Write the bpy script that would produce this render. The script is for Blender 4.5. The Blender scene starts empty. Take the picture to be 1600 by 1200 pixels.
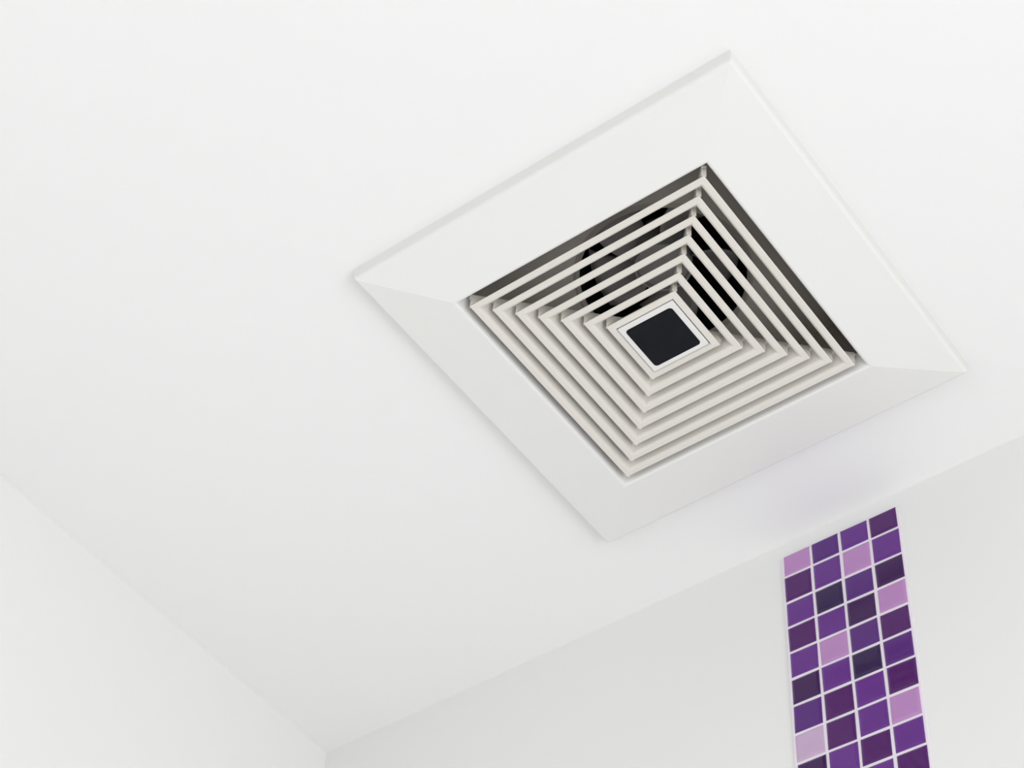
import bpy, bmesh, math, random
from mathutils import Matrix, Vector

random.seed(7)
C = bpy.context.scene.collection
SC = bpy.context.scene
U = 0.156            # half the width of the vent cover, in metres
H = 2.40             # ceiling height

# ------------------------------------------------------------------ camera
cam_d = bpy.data.cameras.new('camera')
cam = bpy.data.objects.new('camera', cam_d)
C.objects.link(cam)
cam_d.sensor_fit = 'HORIZONTAL'
cam_d.sensor_width = 36.0
cam_d.lens = 3122.26 / 1600 * 36.0
cam_d.clip_start = 0.02
right = Vector((0.801831, 0.594937, 0.055833))
down = Vector((-0.425689, 0.634288, -0.645343))
fwd = Vector((-0.419352, 0.493688, 0.76185))
rot = Matrix((right, -down, -fwd)).transposed().to_4x4()
cam.matrix_world = Matrix.Translation(Vector((3.14700 * U, -4.72770 * U, H - 7.20552 * U))) @ rot
SC.camera = cam

# ------------------------------------------------------------------ view and light
SC.view_settings.view_transform = 'Standard'
SC.view_settings.look = 'None'
SC.view_settings.gamma = 1.0
SC.view_settings.use_curve_mapping = False
SC.view_settings.exposure = 0.0

world = bpy.data.worlds.new('world')
SC.world = world
world.use_nodes = True
bg = world.node_tree.nodes['Background']
bg.inputs['Color'].default_value = (0.93, 0.96, 1.0, 1)
bg.inputs['Strength'].default_value = 0.6


def area(name, loc, target, sx, sy, power, col, spread=180):
    d = bpy.data.lights.new(name, 'AREA')
    d.shape = 'RECTANGLE'
    d.size, d.size_y = sx, sy
    d.energy = power
    d.color = col
    d.spread = math.radians(spread)
    o = bpy.data.objects.new(name, d)
    C.objects.link(o)
    o.location = loc
    o.rotation_euler = (Vector(target) - Vector(loc)).to_track_quat('-Z', 'Y').to_euler()
    return o


# soft area lights: two in an added, unseen glazed door on the right, and
# a weaker fill in an added window behind the photographer
RX, FY = 1.62, -2.10           # right wall, front wall (behind the camera)
LX, BY = -3.323 * U, 1.552 * U  # left wall, back wall
WR = (-1.52, 0.12, 0.05, 1.86)   # added glazed door: y0, y1, z0, z1
WF = (-0.22, 1.22, 0.55, 1.85)   # added window for the fill light: x0, x1, z0, z1
LIGHT_COL = (1.0, 1.0, 1.006)
area('added_light_right_upper', (RX - 0.03, -0.40, 1.20), (0, -0.40, 1.20), 1.0, 1.25, 6.9, LIGHT_COL)
area('added_light_right_lower', (RX - 0.03, -0.80, 0.70), (0, -0.80, 0.70), 1.4, 1.20, 13.7, LIGHT_COL)
area('fill_light_front', (0.5, FY + 0.03, 1.20), (0.5, 0, 1.20), 1.4, 1.25, 3.9, LIGHT_COL)


# ------------------------------------------------------------------ materials
def mat(name, col, rough=0.5, var=0.03, scale=30.0, bump=0.0, bscale=120.0, coat=0.0, metallic=0.0, spec=0.5, var_col=None):
    m = bpy.data.materials.new(name)
    m.use_nodes = True
    nt = m.node_tree
    b = nt.nodes['Principled BSDF']
    b.inputs['Roughness'].default_value = rough
    b.inputs['Metallic'].default_value = metallic
    b.inputs['Specular IOR Level'].default_value = spec
    b.inputs['Coat Weight'].default_value = coat
    b.inputs['Coat Roughness'].default_value = 0.04
    tc = nt.nodes.new('ShaderNodeTexCoord')
    nz = nt.nodes.new('ShaderNodeTexNoise')
    nz.inputs['Scale'].default_value = scale
    nz.inputs['Detail'].default_value = 4
    nt.links.new(tc.outputs['Object'], nz.inputs['Vector'])
    mx = nt.nodes.new('ShaderNodeMix')
    mx.data_type = 'RGBA'
    c2 = var_col or tuple(c * (1 - var) for c in col)
    mx.inputs['A'].default_value = (*col, 1)
    mx.inputs['B'].default_value = (*c2, 1)
    nt.links.new(nz.outputs['Fac'], mx.inputs['Factor'])
    nt.links.new(mx.outputs['Result'], b.inputs['Base Color'])
    if bump:
        n2 = nt.nodes.new('ShaderNodeTexNoise')
        n2.inputs['Scale'].default_value = bscale
        n2.inputs['Detail'].default_value = 3
        nt.links.new(tc.outputs['Object'], n2.inputs['Vector'])
        bp = nt.nodes.new('ShaderNodeBump')
        bp.inputs['Strength'].default_value = bump
        bp.inputs['Distance'].default_value = 0.002
        nt.links.new(n2.outputs['Fac'], bp.inputs['Height'])
        nt.links.new(bp.outputs['Normal'], b.inputs['Normal'])
    return m


def srgb(r, g, b):
    f = lambda v: (v / 255 / 12.92) if v <= 10 else ((v / 255 + 0.055) / 1.055) ** 2.4
    return (f(r), f(g), f(b))


M = {}
M['ceiling'] = mat('ceiling_paint', (0.935, 0.932, 0.928), 0.6, 0.01, 4.0, 0.03, 60.0, spec=0.3)
M['wall'] = mat('wall_paint', (0.925, 0.924, 0.915), 0.5, 0.012, 3.0, 0.03, 50.0, spec=0.3)
M['floor'] = mat('floor_tile', (0.90, 0.90, 0.895), 0.5, 0.04, 8.0)
M['cover'] = mat('white_plastic', (0.878, 0.874, 0.850), 0.42, 0.012, 12.0, 0.02, 200.0, spec=0.4)
M['louvre'] = mat('cream_plastic', (0.805, 0.768, 0.718), 0.5, 0.04, 160.0, 0.05, 700.0, spec=0.35, var_col=(0.785, 0.755, 0.685))
M['plate'] = mat('white_plate_plastic', (0.85, 0.845, 0.83), 0.35, 0.01, 60.0, spec=0.4)
M['black'] = mat('black_panel', srgb(25, 26, 31), 0.6, 0.06, 20.0, spec=0.12)
M['housing'] = mat('grey_housing', (0.56, 0.51, 0.47), 0.6, 0.2, 14.0, spec=0.3, var_col=(0.46, 0.43, 0.40))
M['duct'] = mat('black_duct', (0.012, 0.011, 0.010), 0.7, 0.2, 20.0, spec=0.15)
M['fan'] = mat('dark_grey_fan', (0.30, 0.285, 0.275), 0.5, 0.25, 22.0, spec=0.35)
M['hub'] = mat('fan_hub_grey', (0.32, 0.31, 0.30), 0.45, 0.2, 30.0, spec=0.4)
M['grout'] = mat('white_grout', srgb(248, 239, 249), 0.75, 0.04, 90.0, 0.1, 300.0, spec=0.2)
M['frame'] = mat('window_white', (0.80, 0.80, 0.79), 0.4, 0.01, 10.0)
M['pane'] = mat('frosted_pane', (0.80, 0.84, 0.86), 0.35, 0.02, 40.0)


# ------------------------------------------------------------------ helpers
def obj(name, bm, m, parent=None, smooth=False):
    me = bpy.data.meshes.new(name)
    bmesh.ops.recalc_face_normals(bm, faces=bm.faces)
    bm.to_mesh(me)
    bm.free()
    me.materials.append(m)
    if smooth:
        for p in me.polygons:
            p.use_smooth = True
    o = bpy.data.objects.new(name, me)
    C.objects.link(o)
    if parent:
        o.parent = parent
    return o


def thing(name, label, cat, loc=(0, 0, 0), group=None):
    o = bpy.data.objects.new(name, None)
    o.empty_display_size = 0.05
    C.objects.link(o)
    o.location = loc
    o['label'] = label
    o['category'] = cat
    if group:
        o['group'] = group
    return o


def struct(name, bm, m, parent=None):
    o = obj(name, bm, m, parent)
    if parent is None:
        o['kind'] = 'structure'
    return o


def add_box(bm, x0, x1, y0, y1, z0, z1):
    v = [bm.verts.new((x, y, z)) for z in (z0, z1) for y in (y0, y1) for x in (x0, x1)]
    for f in ((0, 2, 3, 1), (4, 5, 7, 6), (0, 1, 5, 4), (2, 6, 7, 3), (0, 4, 6, 2), (1, 3, 7, 5)):
        bm.faces.new([v[i] for i in f])


def box(x0, x1, y0, y1, z0, z1):
    bm = bmesh.new()
    add_box(bm, x0, x1, y0, y1, z0, z1)
    return bm


def holed(axis, a0, a1, b0, b1, h, c0, c1):
    """slab with one rectangular hole; axis = thickness axis, spans c0..c1"""
    bm = bmesh.new()
    ha0, ha1, hb0, hb1 = h

    def P(a, b, c):
        return {'x': (c, a, b), 'y': (a, c, b), 'z': (a, b, c)}[axis]
    O = [(a0, b0), (a1, b0), (a1, b1), (a0, b1)]
    I = [(ha0, hb0), (ha1, hb0), (ha1, hb1), (ha0, hb1)]
    vo = [[bm.verts.new(P(a, b, c)) for a, b in O] for c in (c0, c1)]
    vi = [[bm.verts.new(P(a, b, c)) for a, b in I] for c in (c0, c1)]
    for k in range(4):
        j = (k + 1) % 4
        for s in (0, 1):
            bm.faces.new((vo[s][k], vo[s][j], vi[s][j], vi[s][k]))
        bm.faces.new((vo[0][k], vo[0][j], vo[1][j], vo[1][k]))
        bm.faces.new((vi[0][k], vi[0][j], vi[1][j], vi[1][k]))
    return bm


SQ = ((-1, -1), (1, -1), (1, 1), (-1, 1))


def square_sweep(profile, closed=True, bm=None):
    """sweep a (half width, z) profile round a square, in units of U"""
    bm = bm or bmesh.new()
    rows = [[bm.verts.new((sx * r * U, sy * r * U, z * U)) for sx, sy in SQ] for r, z in profile]
    n = len(rows)
    for i in range(n if closed else n - 1):
        a, b = rows[i], rows[(i + 1) % n]
        for k in range(4):
            j = (k + 1) % 4
            bm.faces.new((a[k], a[j], b[j], b[k]))
    return bm


def rounded_square(h, z0, z1, rad, chamfer=0.0, seg=5):
    """solid plate with rounded corners, lower face at z0 (units of U)"""
    bm = bmesh.new()

    def loop(hh, rr, z):
        pts = []
        for q, (sx, sy) in enumerate(((1, 1), (-1, 1), (-1, -1), (1, -1))):
            for s in range(seg + 1):
                a = math.pi / 2 * (q + s / seg)
                pts.append(bm.verts.new(((sx * (hh - rr) + rr * math.cos(a)) * U, (sy * (hh - rr) + rr * math.sin(a)) * U, z * U)))
        return pts
    ls = [loop(h, rad, z1), loop(h, rad, z0 + chamfer), loop(h - chamfer, max(rad - chamfer, 0.0005), z0)] if chamfer else [loop(h, rad, z1), loop(h, rad, z0)]
    bm.faces.new(ls[0])
    bm.faces.new(ls[-1][::-1])
    n = len(ls[0])
    for a, b in zip(ls, ls[1:]):
        for k in range(n):
            j = (k + 1) % n
            bm.faces.new((a[k], a[j], b[j], b[k]))
    return bm


# ------------------------------------------------------------------ room
T = 0.10
DZ = 0.30            # housing depth above the ceiling (U)
struct('ceiling', holed('z', LX - T, RX + T, FY - T, BY + T, (-0.70 * U, 0.70 * U, -0.70 * U, 0.70 * U), H, H + 0.03), M['ceiling'])
struct('floor', box(LX - T, RX + T, FY - T, BY + T, -0.05, 0.0), M['floor'])
struct('wall_back', box(LX - T, RX + T, BY, BY + T, 0, H), M['wall'])
struct('wall_left', box(LX - T, LX, FY, BY, 0, H), M['wall'])
struct('wall_right', holed('x', FY, BY, 0, H, (WR[0], WR[1], WR[2], WR[3]), RX, RX + T), M['wall'])
struct('wall_front', holed('y', LX - T, RX + T, 0, H, WF, FY - T, FY), M['wall'])
d1 = struct('added_door_1', holed('x', WR[0], WR[1], WR[2], WR[3], (WR[0] + .06, WR[1] - .06, WR[2] + .06, WR[3] - .06), RX + .02, RX + .07), M['frame'])  # unseen door, added to carry the two right-hand lights
struct('pane', box(RX + .04, RX + .05, WR[0] + .05, WR[1] - .05, WR[2] + .05, WR[3] - .05), M['pane'], d1)
w1 = struct('added_window_1', holed('y', WF[0], WF[1], WF[2], WF[3], (WF[0] + .05, WF[1] - .05, WF[2] + .05, WF[3] - .05), FY - .07, FY - .02), M['frame'])  # unseen window, added to carry the front fill light
struct('pane', box(WF[0] + .04, WF[1] - .04, FY - .05, FY - .04, WF[2] + .04, WF[3] - .04), M['pane'], w1)

# ------------------------------------------------------------------ extractor vent
D = 0.150             # drop of the louvre lips below the ceiling
HV = 0.080            # louvre height
vent = thing('extractor_vent', 'white square ceiling vent cover with concentric louvres and a black centre panel', 'vent', (0, 0, H))

# cover: thin side wall, sloping face, opening with an inward-leaning throat
ED = 0.080
OP, OD = 0.6647, 0.141
obj('cover', square_sweep([
    (1.006, 0.0), (1.004, -ED + 0.016), (1.000, -ED + 0.006), (0.992, -ED - 0.0005),
    (OP + 0.018, -OD + 0.0030), (OP + 0.010, -OD + 0.0036), (OP + 0.004, -OD + 0.0070), (OP - 0.001, -OD + 0.016), (OP - 0.007, -OD + 0.035),
    (OP - 0.022, -OD + 0.090), (OP - 0.012, -OD + 0.092), (OP + 0.025, -OD + 0.025),
    (0.980, -ED + 0.014), (0.990, 0.0)]), M['cover'], vent)

# louvres: wedge-shaped vanes that lean inwards towards the ceiling
R0, DR, N = 0.6262, 0.0734, 7
LIP = 0.0372
for i in range(N - 1):
    r = R0 - DR * i
    obj('louvre', square_sweep([
        (r, -D + 0.005), (r - 0.004, -D), (r - LIP + 0.012, -D), (r - LIP + 0.006, -D + 0.0022), (r - LIP - 0.001, -D + 0.009), (r - LIP - 0.008, -D + 0.026),
        (r - LIP - 0.36 * HV, -D + HV), (r - 0.68 * HV, -D + HV)]), M['louvre'], vent)

# innermost ring, with its groove and the flat centre plate
r = R0 - DR * (N - 1)
obj('centre_ring', square_sweep([
    (r, -D + 0.004), (r - 0.004, -D - 0.0015), (0.157, -D - 0.0035), (0.1525, -D + 0.004),
    (0.1525, -D + 0.03), (r - 0.045, -D + HV), (r - 0.055 + 0.006, -D + HV)]), M['louvre'], vent)
plate = obj('centre_plate', rounded_square(0.1490, -0.1555, -0.105, 0.006, 0.004), M['plate'], vent)
obj('black_panel', rounded_square(0.1245, -0.1572, -0.150, 0.017, 0.0008), M['black'], plate)['label'] = 'matt black square panel with rounded corners'

# gussets behind the corners that tie each louvre to the next one out
for sx, sy in SQ:
    dv = Vector((sx, sy, 0))
    nv = Vector((-sy, sx, 0)).normalized() * (0.0110 * U)
    for i in range(N):
        rr = R0 - DR * i
        tab = 0.003 if i == 0 else 0.014
        pts = [(rr - 0.0015, -D + 0.004), (rr - 0.0012, -D + 0.066), (rr + tab, -D + 0.069), (rr + tab, -D + 0.079), (rr - 0.058, -D + 0.079)]
        bm = bmesh.new()
        fr, bk = [], []
        for p, z in pts:
            c = dv * (p * U) + Vector((0, 0, z * U))
            fr.append(bm.verts.new(c + nv))
            bk.append(bm.verts.new(c - nv))
        f1 = bm.faces.new(fr)
        f2 = bm.faces.new(bk[::-1])
        n = len(fr)
        for k in range(n):
            bm.faces.new((fr[k], bk[k], bk[(k + 1) % n], fr[(k + 1) % n]))
        bmesh.ops.triangulate(bm, faces=[f1, f2])
        obj('gusset', bm, M['louvre'], vent)

# housing: steel box above the ceiling with a round inlet
HO, HR = 0.690, 0.392
bm = square_sweep([(HO, -0.02), (HO, DZ), (HO + 0.008, DZ), (HO + 0.008, -0.02)])
SEG = 64


def sq_pt(a, h):
    c, s = math.cos(a), math.sin(a)
    k = h / max(abs(c), abs(s))
    return (c * k * U, s * k * U)


ang = [2 * math.pi * (k + 0.5) / SEG + math.pi / 4 - math.pi / SEG for k in range(SEG)]
lo_o = [bm.verts.new((*sq_pt(a, HO), DZ * U)) for a in ang]
lo_i = [bm.verts.new((HR * math.cos(a) * U, HR * math.sin(a) * U, DZ * U)) for a in ang]
li2 = [bm.verts.new(((HR + .015) * math.cos(a) * U, (HR + .015) * math.sin(a) * U, (DZ - 0.02) * U)) for a in ang]
lo_2 = [bm.verts.new(((HR + .03) * math.cos(a) * U, (HR + .03) * math.sin(a) * U, DZ * U)) for a in ang]
for k in range(SEG):
    j = (k + 1) % SEG
    bm.faces.new((lo_o[k], lo_o[j], lo_2[j], lo_2[k]))
    bm.faces.new((lo_2[k], lo_2[j], li2[j], li2[k]))
    bm.faces.new((li2[k], li2[j], lo_i[j], lo_i[k]))
obj('housing', bm, M['housing'], vent)

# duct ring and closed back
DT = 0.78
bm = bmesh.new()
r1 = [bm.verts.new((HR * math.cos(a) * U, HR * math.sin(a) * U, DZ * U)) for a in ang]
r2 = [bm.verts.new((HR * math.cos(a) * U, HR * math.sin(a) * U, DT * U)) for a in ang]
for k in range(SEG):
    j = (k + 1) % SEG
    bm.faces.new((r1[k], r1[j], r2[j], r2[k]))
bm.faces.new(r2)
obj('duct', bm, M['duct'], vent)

# fan: domed hub with five twisted blades
FZ = 0.36
bm = bmesh.new()
prof = [(0.0, FZ), (0.05, FZ + 0.010), (0.105, FZ + 0.018), (0.120, FZ + 0.020), (0.125, FZ + 0.004), (0.136, FZ + 0.004), (0.140, FZ + 0.012), (0.140, FZ + 0.22)]
prev = None
for rr, z in prof[1:]:
    ring = [bm.verts.new((rr * math.cos(a) * U, rr * math.sin(a) * U, z * U)) for a in ang]
    if prev is None:
        bm.faces.new(ring[::-1])
    else:
        for k in range(SEG):
            j = (k + 1) % SEG
            bm.faces.new((prev[k], prev[j], ring[j], ring[k]))
    prev = ring
bm.faces.new(prev)
fan = obj('fan', bm, M['hub'], vent, smooth=False)
blade_me = None
NB = 5
for b in range(NB):
    if blade_me is None:
        bm = bmesh.new()
        NR, NC = 7, 7
        top, bot = [], []
        for i in range(NR):
            t = i / (NR - 1)
            rr = 0.128 + t * (0.355 - 0.128)
            half = 0.36 + 0.10 * t - 0.06 * t * t
            row_t, row_b = [], []
            for k in range(NC):
                s = k / (NC - 1) * 2 - 1
                a = s * half + 0.28 * t * t
                z = FZ + 0.10 + s * (0.075 - 0.02 * t) + 0.012 * (1 - s * s)
                p = (rr * math.cos(a) * U, rr * math.sin(a) * U)
                row_t.append(bm.verts.new((*p, (z + 0.006) * U)))
                row_b.append(bm.verts.new((*p, (z - 0.006) * U)))
            top.append(row_t)
            bot.append(row_b)
        for i in range(NR - 1):
            for k in range(NC - 1):
                bm.faces.new((top[i][k], top[i][k + 1], top[i + 1][k + 1], top[i + 1][k]))
                bm.faces.new((bot[i][k], bot[i + 1][k], bot[i + 1][k + 1], bot[i][k + 1]))
        for i in range(NR - 1):
            for k in (0, NC - 1):
                bm.faces.new((top[i][k], top[i + 1][k], bot[i + 1][k], bot[i][k]))
        for k in range(NC - 1):
            for i in (0, NR - 1):
                bm.faces.new((top[i][k], top[i][k + 1], bot[i][k + 1], bot[i][k]))
        o = obj('blade', bm, M['fan'], fan, smooth=True)
        blade_me = o
    else:
        o = blade_me.copy()
        C.objects.link(o)
        o.parent = fan
    o.rotation_euler = (0, 0, math.radians(32) + 2 * math.pi * b / NB)

# ------------------------------------------------------------------ mosaic strip on the back wall
S0, S1 = -0.3189 * U, 0.3290 * U
ztop = 0.106
joints = [ztop, 0.2455, 0.419, 0.581, 0.743, 0.906, 1.068, 1.238, 1.407, 1.570]
while len(joints) < 21:
    joints.append(joints[-1] + 0.163)
strip = thing('mosaic_strip', 'narrow vertical strip of purple and lilac glass mosaic tiles on the white back wall', 'tiles', ((S0 + S1) / 2, BY, H - ztop * U))
W2 = (S1 - S0) / 2
G = 0.0025          # joint width in metres
obj('grout', box(-W2 - 0.0006, W2 + 0.0006, -0.0018, 0.0, -(joints[-1] - ztop) * U, -0.0008), M['grout'], strip)


def glass_tile(name, r, g, b):
    base = srgb(r, g, b)
    m = mat(name, base, 0.18, 0.15, 45.0, 0.0, coat=0.25, spec=0.25)
    return m


TM = {
    'L': glass_tile('lilac_glass', 198, 146, 205),
    'P': glass_tile('pale_lilac_glass', 212, 182, 216),
    'M': glass_tile('purple_glass', 108, 50, 146),
    'V': glass_tile('violet_glass', 92, 42, 130),
    'D': glass_tile('plum_glass', 86, 28, 108),
    'K': glass_tile('aubergine_glass', 66, 24, 88),
    'I': glass_tile('indigo_glass', 54, 32, 82),
}
TL = {'L': 'lilac tile', 'P': 'pale lilac tile', 'M': 'purple tile', 'V': 'violet tile', 'D': 'plum tile', 'K': 'dark aubergine tile', 'I': 'dark indigo tile'}
rows = ['LVMD', 'DMLM', 'MIVK', 'DMKL', 'MLVD', 'KMIV', 'VDMD', 'PDML', 'KMDM', 'MVMD']
while len(rows) < 20:
    rows.append(''.join(random.choice('MMVDDKLI') for _ in range(4)))
cache = {}
cw = (S1 - S0) / 4
for ri, rw in enumerate(rows):
    z_hi = -(joints[ri] - ztop) * U - (0.0 if ri == 0 else G / 2)
    z_lo = -(joints[ri + 1] - ztop) * U + G / 2
    for ci, ch in enumerate(rw):
        w, h = cw - G, z_hi - z_lo
        key = (ch, round(h, 4))
        if key not in cache:
            bm = bmesh.new()
            e, fd = 0.0013, 0.0030

            def ring(hw, hh, y):
                return [bm.verts.new((sx * hw, y, sz * hh)) for sx, sz in SQ]
            a = ring(w / 2, h / 2, -0.0010)
            b_ = ring(w / 2, h / 2, -fd + 0.0010)
            c = ring(w / 2 - e * 0.5, h / 2 - e * 0.5, -fd + 0.00045)
            d = ring(w / 2 - e * 1.6, h / 2 - e * 1.6, -fd)
            for p, q in ((a, b_), (b_, c), (c, d)):
                for k in range(4):
                    bm.faces.new((p[k], p[(k + 1) % 4], q[(k + 1) % 4], q[k]))
            bm.faces.new(d)
            bm.faces.new(a[::-1])
            o = obj('tile', bm, TM[ch], strip)
            cache[key] = o
        else:
            o = cache[key].copy()
            C.objects.link(o)
            o.parent = strip
        o['label'] = TL[ch]
        o.location = (-W2 + cw * (ci + 0.5) + random.uniform(-1, 1) * 0.00025, 0, (z_hi + z_lo) / 2 + random.uniform(-1, 1) * 0.00015)
        o.rotation_euler = (random.uniform(-1, 1) * 0.012, random.uniform(-1, 1) * 0.010, random.uniform(-1, 1) * 0.012)
